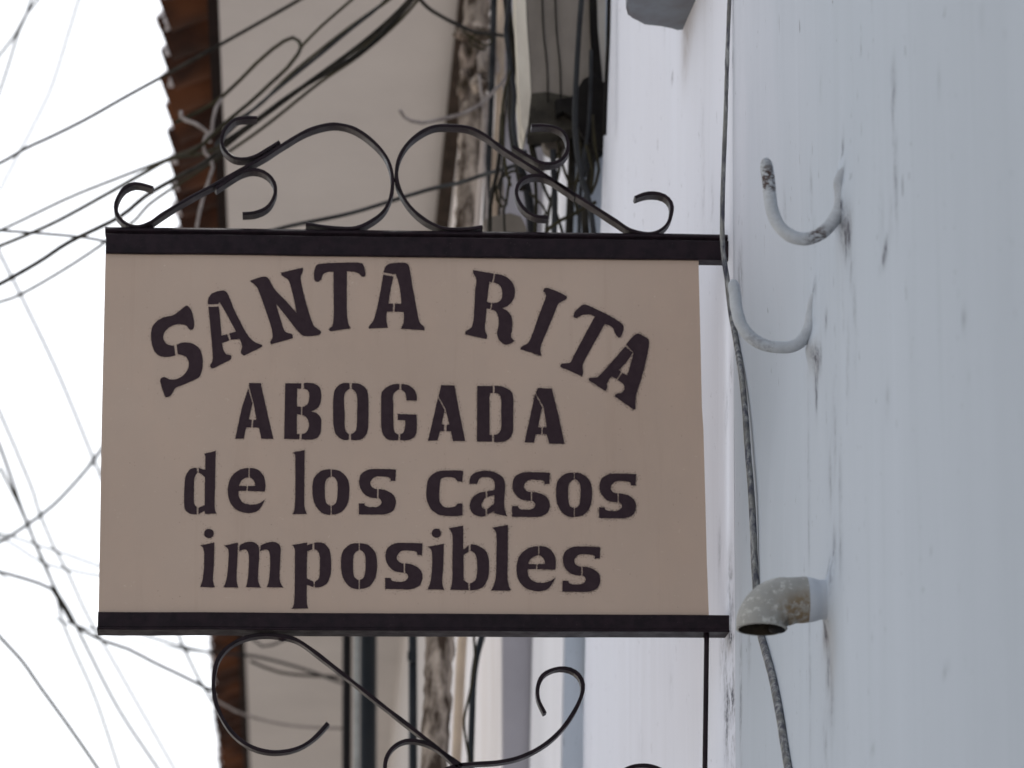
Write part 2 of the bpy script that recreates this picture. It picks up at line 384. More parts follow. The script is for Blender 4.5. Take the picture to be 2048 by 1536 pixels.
child('wall', leanbox(pd.x, pd.x+7, 8.76, 12.9, 0, SZ, .006, pd.z), MAT['wallD'], HD)
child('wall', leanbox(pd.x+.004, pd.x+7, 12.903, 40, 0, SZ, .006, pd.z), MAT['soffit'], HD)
child('corner_shade_beam', box(pd.x-.03, pd.x+.04, 8.8, 13.2, SZ-.045, SZ-.001, .004), simple('corner_shade', (.045, .032, .026), (.02, .015, .012), 18, .9), HD)  # dark edge line, also added to deepen the shade in the soffit corner
child('return_wall', leanbox(pd.x+.003, pd.x+.25, 8.752, 8.759, 0, SZ, .006, pd.z), simple('shaded_plaster', (.39, .385, .43), (.35, .345, .385), 4, .9), HD)  # end face gets a darker plaster copy for the shade on it
pt0 = onp(437, 0, Vector((0, 0, SZ)), Vector((0, 0, 1))); pt1 = onp(499, 1500, Vector((0, 0, SZ)), Vector((0, 0, 1)))
tp0 = onp(322, 40, Vector((0, 0, SZ+.02)), Vector((0, 0, 1))); tp1 = onp(436, 1480, Vector((0, 0, SZ+.02)), Vector((0, 0, 1)))
def edge(P, Q, y): t = (y-P.y)/(Q.y-P.y); return P.x+(Q.x-P.x)*t
sv = []; Y0, Y1 = 8.77, 40
for z in (SZ, SZ+.035):
    sv += [(edge(pt0, pt1, Y0), Y0, z), (.9, Y0, z), (.9, Y1, z), (edge(pt0, pt1, Y1), Y1, z)]
fv = []
for z in (SZ+.004, SZ+.03):
    fv += [(edge(pt0, pt1, Y0)-.032, Y0, z), (edge(pt0, pt1, Y0)-.001, Y0, z), (edge(pt0, pt1, Y1)-.001, Y1, z), (edge(pt0, pt1, Y1)-.032, Y1, z)]
child('eave_shade_board', mesh(fv, [(0, 3, 2, 1), (4, 5, 6, 7), (0, 1, 5, 4), (1, 2, 6, 5), (2, 3, 7, 6), (3, 0, 4, 7)]), simple('eave_shade', (.011, .0055, .005), (.006, .003, .003), 12, .9), HD)  # dark board added for the deep shade between tiles and soffit
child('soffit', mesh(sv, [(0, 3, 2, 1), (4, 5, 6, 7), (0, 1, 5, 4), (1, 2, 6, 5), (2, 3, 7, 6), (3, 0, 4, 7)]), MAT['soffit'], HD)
roof = thing('roof', None, None, (0, 0, 0)); roof.parent = HD; roof.location = Vector((0, 20, SZ)) - HD.location
def barrel(R0, R1, L, th, up_, segs=9):
    vs_, fs = [], []
    for i, (x, R) in enumerate(((0, R0), (L, R1))):
        for rr in (R, R-th):
            for k in range(segs+1):
                an = math.pi*k/segs; s = 1 if up_ else -1
                vs_.append((x, math.cos(an)*rr, s*math.sin(an)*rr*.75))
    n = segs+1
    def q(a_, b_):
        for k in range(segs): fs.append((a_+k, a_+k+1, b_+k+1, b_+k))
    q(0, 2*n); q(n, 3*n); q(0, n); q(2*n, 3*n)
    for k in (0, segs): fs.append((k, n+k, 3*n+k, 2*n+k))
    bm = bmesh.new(); bv = [bm.verts.new(v) for v in vs_]
    for f in fs: bm.faces.new([bv[i] for i in f])
    me = from_bm(bm, True); me.materials.append(MAT['tile']); return me
pan = barrel(.104, .088, .62, .014, False); cov = barrel(.088, .10, .62, .014, True)
bm = bmesh.new(); bmesh.ops.create_icosphere(bm, subdivisions=2, radius=1)
for v in bm.verts: v.co = Vector((v.co.x*.022, v.co.y*.02, v.co.z*.03))*(1+.35*noise.noise(v.co*1.7))
plug = from_bm(bm, True); plug.materials.append(simple('pale_lump', (.50, .48, .50), (.36, .34, .35), 60, .9))
rp = Vector((0, 20, SZ)); y = 8.9; i = 0
while y < 38:
    for kind_, me_, dx, dz in (('p', pan, -.005, .115), ('c', cov, .075, .125)):
        o = bpy.data.objects.new('tile', me_); COL.objects.link(o); o.parent = roof
        yy = y + (.107 if kind_ == 'c' else 0)
        o.location = Vector((edge(tp0, tp1, yy)+dx+random.uniform(-.005, .005), yy+random.uniform(-.006, .006), SZ+dz)) - rp
        o.rotation_euler = (random.uniform(-.03, .03), -.30+random.uniform(-.012, .012), -.15+random.uniform(-.02, .02))
    o = bpy.data.objects.new('pale_plug', plug); COL.objects.link(o); o.parent = roof  # small pale lump at each tile tip
    o.location = Vector((edge(tp0, tp1, y)+.004, y-.085, SZ+.118)) - rp; o.rotation_euler = (random.uniform(-.4, .4), -.3, random.uniform(-.5, .5))
    s_ = random.uniform(.8, 1.2); o.scale = (s_, s_, s_)
    y += .2135; i += 1
rs = mesh([(-.1, 8.78, SZ+.25), (3.5, 8.78, SZ+1.3), (3.5, 39.5, SZ+1.3), (-.1, 39.5, SZ+.25), (-.1, 8.78, SZ+.3), (3.5, 8.78, SZ+1.35), (3.5, 39.5, SZ+1.35), (-.1, 39.5, SZ+.3)],
          [(0, 3, 2, 1), (4, 5, 6, 7), (0, 1, 5, 4), (1, 2, 6, 5), (2, 3, 7, 6), (3, 0, 4, 7)])
child('roof_deck', rs, MAT['bracket'], roof)

# ------------------------------------------------------------------ the sign
YS = 6.0
def sp_(x, y, dy=0.0): return at(x, y, YS) + Vector((0, dy, 0))
base = sp_(820, 1000)
SG = thing('hanging_sign', 'beige metal sign lettered SANTA RITA ABOGADA de los casos imposibles in dark bars with scrollwork', 'sign', base)
def wall_x_at(p):                                   # x of wall B surface at (y,z)
    return arr.x + slopeB*(p.y-arr.y) + BAT*(p.z-arr.z)
# panel, with slightly uneven edges
top = [(211, 507), (500, 509), (900, 514), (1200, 516), (1397, 519)]; bot = [(1418, 1238), (1200, 1237), (900, 1235), (500, 1232), (197, 1230)]
rgt = [(1400, 640), (1404, 815), (1407, 860), (1411, 1010), (1414, 1130)]; lft = [(200, 1060), (203, 860), (207, 680)]
out = [sp_(x, y) for x, y in top+rgt+bot+lft]
bm = bmesh.new(); fr = [bm.verts.new(v) for v in out]; bk = [bm.verts.new(v+Vector((0, .003, 0))) for v in out]
bm.faces.new(fr); bm.faces.new(bk[::-1])
for i in range(len(fr)): bm.faces.new((fr[i], fr[(i+1) % len(fr)], bk[(i+1) % len(fr)], bk[i]))
child('panel', from_bm(bm), MAT['panel'], SG)
def bar(name, xl, yl, xr, yr, h, y0, y1, bev=.0015):  # bar whose top front edge runs (xl,yl)->(xr,yr); h metres tall
    A, B = at(xl, yl, YS+y0), at(xr, yr, YS+y0)
    xe = wall_x_at(B)+.006; B = A + (B-A)*((xe-A.x)/(B.x-A.x)); n = 40; vsx = []; fs = []
    for i in range(n+1):
        P = A.lerp(B, i/n); wz = .0006*noise.noise(Vector((P.x*9, y0*50, 1))); wy = .0008*noise.noise(Vector((P.x*5, 3, y0*40)))
        sec = [(y0, 0-bev), (y0+bev, 0), (y1-bev, 0), (y1, -bev), (y1, -h+bev), (y1-bev, -h), (y0+bev, -h), (y0, -h+bev)]
        for (dy, dz) in sec: vsx.append((P.x, YS+dy+wy, P.z+dz+wz*(1.5 if dz < -h/2 else 1)))
    for i in range(n):
        for k in range(8): fs.append((i*8+k, i*8+(k+1) % 8, (i+1)*8+(k+1) % 8, (i+1)*8+k))
    fs += [tuple(range(7, -1, -1)), tuple(n*8+k for k in range(8))]
    bm = bmesh.new(); bv = [bm.verts.new(v) for v in vsx]
    for f in fs: bm.faces.new([bv[j] for j in f])
    return child(name, from_bm(bm), MAT['iron'], SG)
mm = .96/1200                                        # metres per photo pixel at the sign
bar('top_bar', 210, 452, 1445, 467, 13.5*mm, -.001, .026, .004)
bar('top_bar', 212, 466, 1446, 481, 42*mm, -.006, .022, .0015)
bar('bottom_bar', 196, 1223, 1462, 1230, 31*mm, -.006, .024, .0012)
bar('bottom_bar', 194, 1253, 1464, 1259, 5*mm, -.009, .030, .0012)
# gusset fill behind the bottom bar, weld blobs
def blob(x, y, r, dy=.01, sx=1.5):
    bm = bmesh.new(); bmesh.ops.create_icosphere(bm, subdivisions=2, radius=1)
    c = sp_(x, y, dy)
    for v in bm.verts:
        v.co = c + Vector((v.co.x*r*sx, v.co.y*r*1.8, v.co.z*r)) * (1+.25*noise.noise(v.co*2+c*30))
    return child('weld', from_bm(bm, True), MAT['iron'], SG)
for b in [(300, 449, 5*mm), (690, 460, 5*mm), (905, 461, 5*mm), (1295, 466, 5*mm), (1413, 1270, 4*mm), (565, 1274, 6*mm), (789, 356, 4*mm)]: blob(*b)

def strip(P, w_=.025, t_=.0056, dy0=.0, name='scroll'):
    pts = spline([sp_(x, y, 0) for x, y in P], .006)
    n = len(pts); vsx = []; fs = []
    for i in range(n):
        T = (pts[min(i+1, n-1)]-pts[max(i-1, 0)]); T.y = 0; T.normalize(); N = Vector((-T.z, 0, T.x))
        P0 = pts[i]; jit = .0007*noise.noise(P0*30); h = t_/2+jit; c = .001
        sec = [(-h, c), (-h+c, 0), (h-c, 0), (h, c), (h, w_-c), (h-c, w_), (-h+c, w_), (-h, w_-c)]
        for a_, b_ in sec: vsx.append(P0 + N*a_ + Vector((0, dy0+b_, 0)))
    for i in range(n-1):
        for k in range(8): fs.append((i*8+k, i*8+(k+1) % 8, (i+1)*8+(k+1) % 8, (i+1)*8+k))
    fs += [tuple(range(7, -1, -1)), tuple((n-1)*8+k for k in range(8))]
    bm = bmesh.new(); bv = [bm.verts.new(v) for v in vsx]
    for f in fs: bm.faces.new([bv[j] for j in f])
    me = from_bm(bm)
    return child(name, me, MAT['iron'], SG)
UP = -6    # strips extend back (and so appear lower); shift the centre line up to the front edge
def sh(P, d=UP): return [(x, y+d*.75) for x, y in P]
strip(sh([(306, 379), (290, 374), (270, 371), (250, 379), (237, 396), (231, 417), (237, 437), (253, 451), (275, 457), (300, 449), (325, 432), (376, 401), (430, 372), (478, 345), (530, 316), (564, 294), (612, 266), (649, 254), (677, 252), (712, 262), (750, 290), (775, 322), (785, 358), (782, 395), (768, 425), (742, 446), (712, 459), (680, 460), (645, 456), (612, 451)]))
strip(sh([(514, 239), (492, 239), (470, 243), (451, 260), (443, 284), (450, 304), (468, 319), (492, 321), (515, 314), (535, 302), (559, 287)]))
strip(sh([(485, 431), (509, 429), (533, 419), (547, 400), (551, 379), (543, 360), (526, 347), (506, 343), (482, 349), (458, 363), (431, 381)]))
strip(sh([(965, 457), (940, 461), (905, 462), (880, 458), (847, 441), (818, 414), (798, 379), (793, 349), (799, 318), (816, 290), (844, 267), (871, 256), (905, 255), (939, 259), (970, 274), (1008, 302), (1042, 324), (1076, 345), (1110, 367), (1151, 393), (1196, 422), (1233, 446), (1260, 463), (1295, 471), (1318, 466), (1336, 450), (1344, 425), (1342, 408), (1329, 395), (1308, 390), (1288, 392), (1270, 399)]))
strip(sh([(1063, 255), (1083, 254), (1107, 257), (1127, 268), (1136, 290), (1133, 311), (1120, 325), (1100, 331), (1079, 328), (1056, 315), (1026, 296)]))
strip(sh([(1097, 438), (1072, 436), (1052, 425), (1037, 404), (1033, 383), (1042, 365), (1059, 356), (1079, 355), (1100, 361), (1124, 377), (1151, 396)]))
LD = -3
strip(sh([(656, 1448), (640, 1466), (620, 1484), (597, 1497), (570, 1504), (540, 1505), (505, 1496), (472, 1474), (446, 1440), (430, 1400), (427, 1358), (436, 1320), (458, 1294), (490, 1277), (525, 1271), (560, 1273), (590, 1280), (618, 1297), (680, 1345), (760, 1408), (832, 1464), (880, 1502), (912, 1532)], LD), .02, .0058)
strip(sh([(880, 1545), (915, 1533), (945, 1529), (1000, 1525), (1045, 1514), (1090, 1490), (1125, 1458), (1152, 1418), (1166, 1382), (1163, 1360), (1150, 1345), (1130, 1338), (1108, 1340), (1086, 1352), (1076, 1375), (1077, 1400), (1090, 1428)], LD), .02, .0058)
strip(sh([(925, 1534), (898, 1515), (868, 1495), (838, 1484), (812, 1483), (790, 1493), (775, 1512), (770, 1536), (776, 1562), (795, 1585), (830, 1598), (870, 1590)], LD), .02, .0058)
strip(sh([(1414, 1610), (1370, 1575), (1330, 1545), (1295, 1533), (1262, 1536), (1238, 1552), (1228, 1580), (1240, 1610)], LD), .02, .0058)
strip(sh([(1409, 1640), (1395, 1620), (1350, 1600), (1200, 1680), (1050, 1690), (950, 1600), (912, 1532)], LD), .02, .0058)
# vertical rod hanging from the bottom bar
p0, p1 = sp_(1414, 1262, .004), sp_(1409, 1640, .004)
child('rod', tube(spline([p0, p0.lerp(p1, .5), p1], .02), 5.2*mm, 10), MAT['iron'], SG)

# ---- lettering: outlines traced on the photograph's own sign, cut as stencil pieces
c = 1
def V(s):                                            # "x,y x,y! ..."  '!' marks a corner
    r = []
    for w_ in s.split():
        k = w_.endswith('!'); a_, b_ = w_.rstrip('!').split(','); r.append((float(a_), float(b_), k))
    return r
V1 = (280, 500, 3.531); V2 = (800, 500, 3.531); V3 = (330, 740, 3.0712); V4 = (800, 740, 3.0712)
def ell(cx, cyy, r): return [(cx+r*math.cos(k*math.pi/5), cyy+r*.97*math.sin(k*math.pi/5), False) for k in range(10)]
letters = []   # (letter, view, pieces)
def LT(ch, view, *pcs): letters.append((ch, [[(view[0]+x/view[2], view[1]+y/view[2], k) for x, y, k in (V(p) if isinstance(p, str) else p)] for p in pcs]))
LT('S', V1, "330,393 352,410 368,440 383,520 378,555 360,565 343,556 325,535 270,525 210,545 172,585 165,625 185,660 215,674 240,675! 250,745! 190,757 140,750 105,720 85,670 77,610 85,550 112,510 160,478 235,460 290,420",
   "258,672! 285,658 320,653 380,665 425,705 443,770 440,840 420,895 380,920 300,955 252,975 235,1000 215,1030 180,1042! 163,1000 150,960 143,915 165,897 190,905 215,915 265,910 310,880 338,840 343,790 322,755 268,738!")
LT('A', V1, "480,385! 482,345 505,310 555,291 598,288 622,315 665,420 710,510 760,600 810,650 862,672 862,685! 735,747! 712,725 720,682 703,630! 642,635! 630,590! 677,577! 620,470 562,370! 552,383!",
   "483,402! 556,400! 566,480 575,605! 615,595! 632,640! 580,658! 590,705 612,737 643,745 641,775! 515,838! 495,822 512,780 510,700 497,550")
LT('N', V1, "775,220! 880,188 908,203 950,275 1030,360 1105,443! 1080,320 1048,215 1000,180 998,160! 1150,125! 1150,150 1136,190 1145,260 1180,400 1225,530 1255,558 1280,580 1265,600! 1160,608 1120,580 1040,480 962,382! 990,480 1025,575 1075,597 1078,625! 925,667! 920,650 936,615 930,560 895,450 832,275 808,245")
LT('T', V1, "1243,112 1262,100 1320,94 1420,90 1565,93 1582,120 1592,182 1570,190 1545,168 1510,155 1462,152! 1460,300 1462,450 1472,520 1490,553! 1345,575! 1335,560 1358,535 1367,470 1367,300 1365,155! 1320,158 1292,175 1277,213 1252,225 1231,210 1230,150")
LT('A', V1, "1722,160! 1728,130 1748,104 1790,92 1880,93 1900,115 1925,260 1955,420 1975,510 2006,545 2008,568! 1840,556! 1860,515 1862,440! 1797,436! 1800,380! 1845,380! 1832,260 1803,165! 1798,172!",
   "1718,175! 1790,188! 1770,280 1755,378! 1788,380! 1785,436! 1745,436! 1740,490 1752,550! 1615,556! 1618,538 1642,508 1662,460 1690,330")
LT('R', V2, "517,142! 663,168! 650,230! 632,225! 622,300 615,368! 642,375! 637,418! 612,415! 604,500 600,565 615,605 610,630! 462,598! 465,575 505,545 520,480 530,300 538,205 517,165",
   "673,170! 740,185 793,230 812,290 800,350 765,392 722,412! 762,435 790,480 791,560 785,612 808,641! 780,662 740,668 702,640 685,590 698,520 690,460 672,432 645,422! 650,375! 690,370 716,345 720,290 703,250 660,232!")
LT('I', V2, "1028,268 1090,285 1176,328 1176,345 1120,380 1085,460 1040,570 1005,650 992,700 1000,750! 850,702! 860,683 905,655 932,600 985,450 1030,330 1026,305 1011,290")
LT('T', V2, "1300,385 1400,425 1480,465 1560,515 1580,545 1570,590 1550,619 1525,600 1505,555 1480,535 1445,525! 1400,605 1320,750 1290,815 1293,865 1285,893! 1132,825! 1140,805 1200,795 1225,750 1300,610 1375,470! 1330,455 1290,460 1245,480 1225,468 1240,430 1265,408")
LT('A', V2, "1598,668! 1660,598 1688,592 1752,632 1758,665 1735,790 1700,920 1667,1030 1664,1120! 1650,1128! 1518,1035! 1530,1015 1565,1010 1585,980 1580,950! 1538,918! 1568,870! 1605,885! 1630,800 1650,725!",
   "1590,682! 1643,725! 1600,790 1545,848! 1562,862! 1530,912! 1495,895! 1462,940 1462,975 1450,997! 1335,922! 1337,905 1390,900 1425,870 1480,810")
LT('A', V1, "770,940! 853,940! 895,1130 942,1335! 856,1333! 840,1255! 797,1255! 800,1200! 822,1200! 802,1085! 770,965!",
   "763,980! 795,1085! 768,1195! 790,1200! 785,1252! 750,1255! 732,1333! 672,1333! 690,1250! 720,1110!")
LT('B', V1, "1025,942! 1140,942! 1138,980! 1110,980! 1108,1105! 1138,1108! 1136,1165! 1108,1160! 1108,1300! 1128,1300! 1125,1337! 1018,1335!",
   "1158,940! 1220,942 1265,965 1280,1010 1275,1080 1250,1120 1205,1140! 1250,1155 1278,1190 1280,1240 1275,1290 1255,1325 1220,1338 1140,1337! 1142,1300! 1175,1285 1193,1240 1180,1190 1145,1165! 1147,1110! 1180,1090 1195,1050 1190,1000 1158,980!")
LT('O', V1, "1480,942! 1420,945 1378,985 1365,1050 1363,1150 1366,1240 1382,1300 1425,1338 1475,1340! 1475,1300! 1450,1270 1445,1150 1445,1020 1480,982!",
   "1497,942! 1555,948 1600,985 1613,1050 1613,1150 1612,1240 1600,1300 1560,1338 1490,1342! 1490,1300! 1525,1270 1532,1150 1530,1020 1495,982!")
LT('G', V1, "1832,948! 1770,955 1710,1000 1703,1060 1702,1150 1703,1240 1715,1300 1750,1338 1825,1342! 1825,1302! 1798,1285 1790,1230 1789,1100 1790,1020 1832,985!",
   "1845,948! 1900,958 1945,1000 1955,1065! 1880,1062! 1872,1010 1845,990!",
   "1820,1158! 1952,1163! 1952,1290 1932,1325 1890,1345 1837,1342! 1837,1302! 1862,1285 1872,1205! 1820,1200!")
LT('A', V2, "290,955! 385,957! 420,1150! 460,1350! 373,1350! 360,1280! 328,1280! 330,1235! 347,1232! 322,1125! 273,1035!",
   "268,1045! 315,1130! 295,1230! 312,1235! 310,1282! 283,1280! 265,1345! 198,1348!")
LT('D', V2, "545,960! 655,962! 655,1010! 632,1012! 632,1305! 650,1308! 650,1355! 543,1352!",
   "668,962! 730,968 788,1003 800,1060 799,1160 797,1280 775,1330 735,1353 665,1357! 665,1307! 700,1290 714,1255 714,1150 714,1055 700,1022 668,1010!")
LT('A', V2, "975,975! 1072,980! 1115,1150! 1162,1370! 1055,1368! 1035,1303! 1008,1300! 1008,1253! 1035,1253! 1015,1110! 958,1010!",
   "953,1020! 1003,1110! 975,1253! 1000,1255! 995,1302! 958,1302! 945,1362! 880,1358!")
LT('d', V3, "240,515! 312,497! 308,700 306,850 318,883! 245,885! 243,866! 205,887! 205,846! 225,838 243,830! 245,660! 225,642 207,630! 207,602! 247,615! 247,530!",
   "195,602! 155,610 127,650 120,700 117,780 122,855 150,882 195,887! 195,840! 180,822 178,740 181,665 197,635!")
eP = ("513,603! 450,618 402,665 385,740 398,810 440,860 510,880 570,865 600,825 614,795! 580,818 530,828 480,815 455,780 453,743! 500,743! 502,713! 455,712! 475,675 512,660!",
      "520,603! 570,612 605,650 617,700 613,748! 508,743! 510,713! 553,712! 545,680 520,660!")
LT('e', V3, *eP)
LT('l', V3, "782,507! 858,492! 856,700 857,840 872,885! 783,887! 797,840 800,700 800,560 798,520")
oP = ("1017,612! 960,620 915,665 905,740 918,820 960,875 1017,890! 1017,833! 990,815 982,750 988,680 1018,655!",
      "1024,612! 1080,625 1122,670 1133,740 1122,820 1085,872 1024,888! 1024,833! 1050,815 1060,750 1055,680 1024,652!")
LT('o', V3, *oP)
sP = ("1418,612! 1415,682! 1385,682! 1382,665 1350,656 1290,658 1262,690 1270,718 1303,733! 1303,787! 1240,775 1203,735 1192,690 1205,640 1250,612 1320,608",
      "1312,732! 1370,745 1408,775 1418,820 1400,865 1350,887 1280,888 1190,887! 1190,820! 1225,820! 1232,835 1265,843 1310,838 1330,812 1312,788!")
LT('s', V3, *sP)
LT('c', V4, "388,620! 383,688! 350,683! 335,665 290,658 255,668 245,700 243,805 270,840 310,845 340,836 350,822! 383,820! 385,893! 255,893 195,860 165,800 162,740 172,675 205,637 255,620")
LT('a', V4, "535,745! 578,738! 580,690 560,665 520,658 490,667 475,700! 428,700! 434,655 465,630 520,619 580,628 630,660 645,705 641,780 642,850 658,898! 580,882! 578,868! 537,888! 535,855! 578,822! 580,768! 537,780!",
   "525,748! 480,758 442,790 428,835 445,880 485,900 525,897! 525,855! 505,845 501,822 515,797 527,782!")
def fit(view, P, src, dst):
    (a0, b0, a1, b1), (c0_, d0, c1, d1) = src, dst; r = []
    for p in P: r.append([(c0_+(x-a0)/(a1-a0)*(c1-c0_), d0+(y-b0)/(b1-b0)*(d1-d0), k) for x, y, k in (V(p) if isinstance(p, str) else p)])
    return r
sB = (1190, 608, 1418, 888); oB = (905, 612, 1133, 890); eB = (385, 603, 617, 880)
LT('s', V4, *fit(V4, sP, sB, (688, 628, 920, 903)))
LT('o', V4, *fit(V4, oP, oB, (958, 632, 1180, 904)))
LT('s', V4, *fit(V4, sP, sB, (1223, 637, 1450, 911)))
iS = "215,1078! 303,1060! 300,1200 295,1290 306,1336! 215,1334! 232,1280 240,1180 236,1100"
LT('i', V3, iS, ell(270, 1005, 30))
LT('m', V3, "362,1080! 448,1060! 445,1160 440,1290 450,1337! 360,1335! 378,1280 389,1180 388,1105",
   "458,1078! 500,1058 545,1058 575,1085 578,1150 572,1290 590,1337! 497,1335! 510,1270 515,1150 500,1106 456,1115!",
   "588,1078! 640,1058 685,1060 708,1085 708,1160 705,1290 728,1337! 625,1335! 640,1280 645,1150 630,1106 583,1116!")
LT('p', V3, "783,1075! 873,1060! 873,1076! 905,1065! 905,1103! 874,1114! 870,1280! 912,1300! 912,1335! 872,1320! 872,1430 880,1465! 778,1468! 792,1435 797,1300 797,1150 797,1105",
   "917,1062! 975,1065 1010,1105 1020,1160 1018,1250 995,1310 960,1332 920,1335! 920,1300! 945,1278 950,1210 950,1150 940,1115 917,1103!")
LT('o', V3, *fit(V3, oP, oB, (1080, 1065, 1303, 1347)))
LT('s', V3, *fit(V3, sP, sB, (1352, 1062, 1582, 1347)))
LT('i', V4, *fit(V4, [iS], (215, 1060, 306, 1336), (169, 1068, 272, 1350)), ell(223, 1003, 29))
LT('b', V4, "300,972! 388,957! 388,1105! 421,1080! 421,1118! 390,1136! 391,1290! 418,1310! 420,1352! 308,1350! 320,1300 322,1150 322,1020",
   "434,1072! 480,1080 528,1115 545,1170 543,1265 515,1328 470,1350 430,1353! 430,1310! 460,1293 472,1250 472,1170 460,1130 434,1112!")
LT('l', V4, "565,970! 663,952! 662,1150 662,1300 683,1355! 558,1355! 585,1290 592,1150 590,1000")
LT('e', V4, *fit(V4, eP, eB, (715, 1083, 957, 1360)))
LT('s', V4, *fit(V4, sP, sB, (998, 1085, 1230, 1363)))
def outline(P, step=1.1, jit=.34):
    n = len(P); pts = []
    for i in range(n):
        a_ = Vector(P[i][:2]); b_ = Vector(P[(i+1) % n][:2]); z_ = Vector(P[i-1][:2]); d_ = Vector(P[(i+2) % n][:2])
        L = (b_-a_).length
        ch = (b_-a_).normalized()
        t0 = ch if P[i][2] else (b_-z_).normalized(); t1 = ch if P[(i+1) % n][2] else (d_-a_).normalized()
        if P[i][2] and not P[(i+1) % n][2]: t0 = (ch*2-t1).normalized()
        if P[(i+1) % n][2] and not P[i][2]: t1 = (ch*2-t0).normalized()
        k = max(1, int(L/step))
        for j in range(k):
            t = j/k; t2, t3 = t*t, t*t*t
            pts.append(a_*(2*t3-3*t2+1) + t0*L*.9*(t3-2*t2+t) + b_*(-2*t3+3*t2) + t1*L*.9*(t3-t2))
    m = len(pts); res = []
    for i in range(m):
        t = (pts[(i+1) % m]-pts[i-1]); nn = Vector((-t.y, t.x))
        if nn.length > 0: nn.normalize()
        q = Vector((pts[i].x*.45, pts[i].y*.45, 0))
        res.append(pts[i] + nn*jit*(noise.noise(q)*1.3+noise.noise(q*2.3)))
    return res
specks = []
for ch, pcs in letters:
    vsx, fs = [], []
    for P in pcs:
        o2 = outline(P); b0 = len(vsx); vsx += [sp_(p.x, p.y, -.0006) for p in o2]
        tri = tessellate_polygon([[Vector((p.x, p.y, 0)) for p in o2]])
        fs += [(b0+t[0], b0+t[1], b0+t[2]) for t in tri]
        cx = sum(p.x for p in o2)/len(o2); cyy = sum(p.y for p in o2)/len(o2)
        k = .5 + 1.3*max(0, (cx-700)/550)*(1 if cyy > 680 else .6)
        for i in range(len(o2)):
            for _q in range(int(k*2+random.random())):
                t = o2[(i+1) % len(o2)]-o2[i-1]; nn = Vector((-t.y, t.x)); 
                if nn.length: nn.normalize()
                s = random.choice((-1, 1)); d = random.expovariate(1/2.0)
                specks.append((o2[i]+nn*s*d+Vector((random.uniform(-1, 1), random.uniform(-1, 1))), random.choice((random.uniform(.25, .45), random.uniform(.4, .75)))))
    bm = bmesh.new(); bv = [bm.verts.new(v) for v in vsx]
    for f in fs:
        try: bm.faces.new([bv[j] for j in f])
        except ValueError: pass
    bm.normal_update()
    for f in bm.faces:
        if f.normal.y > 0: f.normal_flip()
    me = bpy.data.meshes.new('letter'); bm.to_mesh(me); bm.free()
    o = child('letter', me, MAT['paint'], SG); o['label'] = f'stencilled dark letter {ch}'
for _ in range(260): specks.append((Vector((random.uniform(225, 1395), random.uniform(530, 1215))), random.uniform(.25, .7)))
vsx, fs = [], []
for p, r in specks:
    b0 = len(vsx); a0 = random.random()*6
    for k in range(5):
        an = a0+k*math.tau/5; vsx.append(sp_(p.x+r*math.cos(an), p.y+r*math.sin(an), -.0004))
    fs.append(tuple(b0+k for k in range(5)))
o = child('overspray', mesh(vsx, fs), MAT['paint'], SG); o['kind'] = 'stuff'

# ------------------------------------------------------------------ fittings on the near wall
def hook(P, D, rpx, rust, label, name='wall_hook'):
    base_ = at(*P[-1], D); k = D/F
    pts = spline([at(x, y, D) for x, y in P], .003); n = len(pts)
    rad = [rpx*k*(1 if i > 3 else (.45, .75, .9, .97)[i]) for i in range(n)]
    at_ = [rust(i/(n-1)) for i in range(n)]
    me = tube(pts, rad, 20, True, .0008, at_)
    o = link(name, me, MAT['hook']); tag(o, label, 'hook'); return o
D1 = onA(1694, 430).y; D2 = onA(1628, 690).y; D3 = onA(1664, 1200).y
hook([(1531, 317), (1536, 355), (1540, 395), (1547, 430), (1562, 456), (1585, 473), (1612, 478), (1640, 468), (1664, 445), (1679, 415), (1682, 385), (1680, 365), (1690, 345), (1704, 338)],
     D1, 14, lambda t: 1.0*math.exp(-((t-.12)/.075)**4)+.85*math.exp(-((t-.575)/.05)**2)+.35*math.exp(-((t-0)/.03)**2)+.08, 'rusty iron hook in chipped white paint, upper of the two on the blue white wall')
hook([(1466, 560), (1470, 590), (1474, 622), (1484, 652), (1503, 676), (1530, 690), (1560, 695), (1588, 691), (1608, 676), (1620, 652), (1625, 622), (1632, 596), (1645, 585)],
     D2, 13.2, lambda t: .25 if .35 < t < .5 else .05, 'iron hook fully coated in white paint, lower of the two, beside the long cable')
# small stub tying each hook to the wall
for D_, x_, y_, o_ in ((D1, 1690, 430, 0), (D2, 1622, 688, 1)):
    pass

EL = thing('drain_elbow', 'weathered grey plastic drain elbow stained white and brown opening downward from the wall', 'drain pipe', at(1660, 1200, D3))
k3 = D3/F
cl = [(1720, 1199), (1690, 1199), (1660, 1199), (1640, 1199), (1624, 1199.5), (1605, 1200), (1585, 1201)]
for an in range(0, 91, 9):
    a_ = math.radians(an); cl.append((1573-50*math.sin(a_), 1253-50*math.cos(a_)))
cl.append((1523, 1258))
pts = [at(x, y, D3) for x, y in cl]
def radof(x, i):
    if i <= 3: return 42
    if i <= 6: return 46.5+(i-4)*1.5
    return 51+min(2, (i-6)*.2)
R = [radof(0, i)*k3 for i in range(len(pts))]
white = [1 if i <= 4 else 0 for i in range(len(pts))]
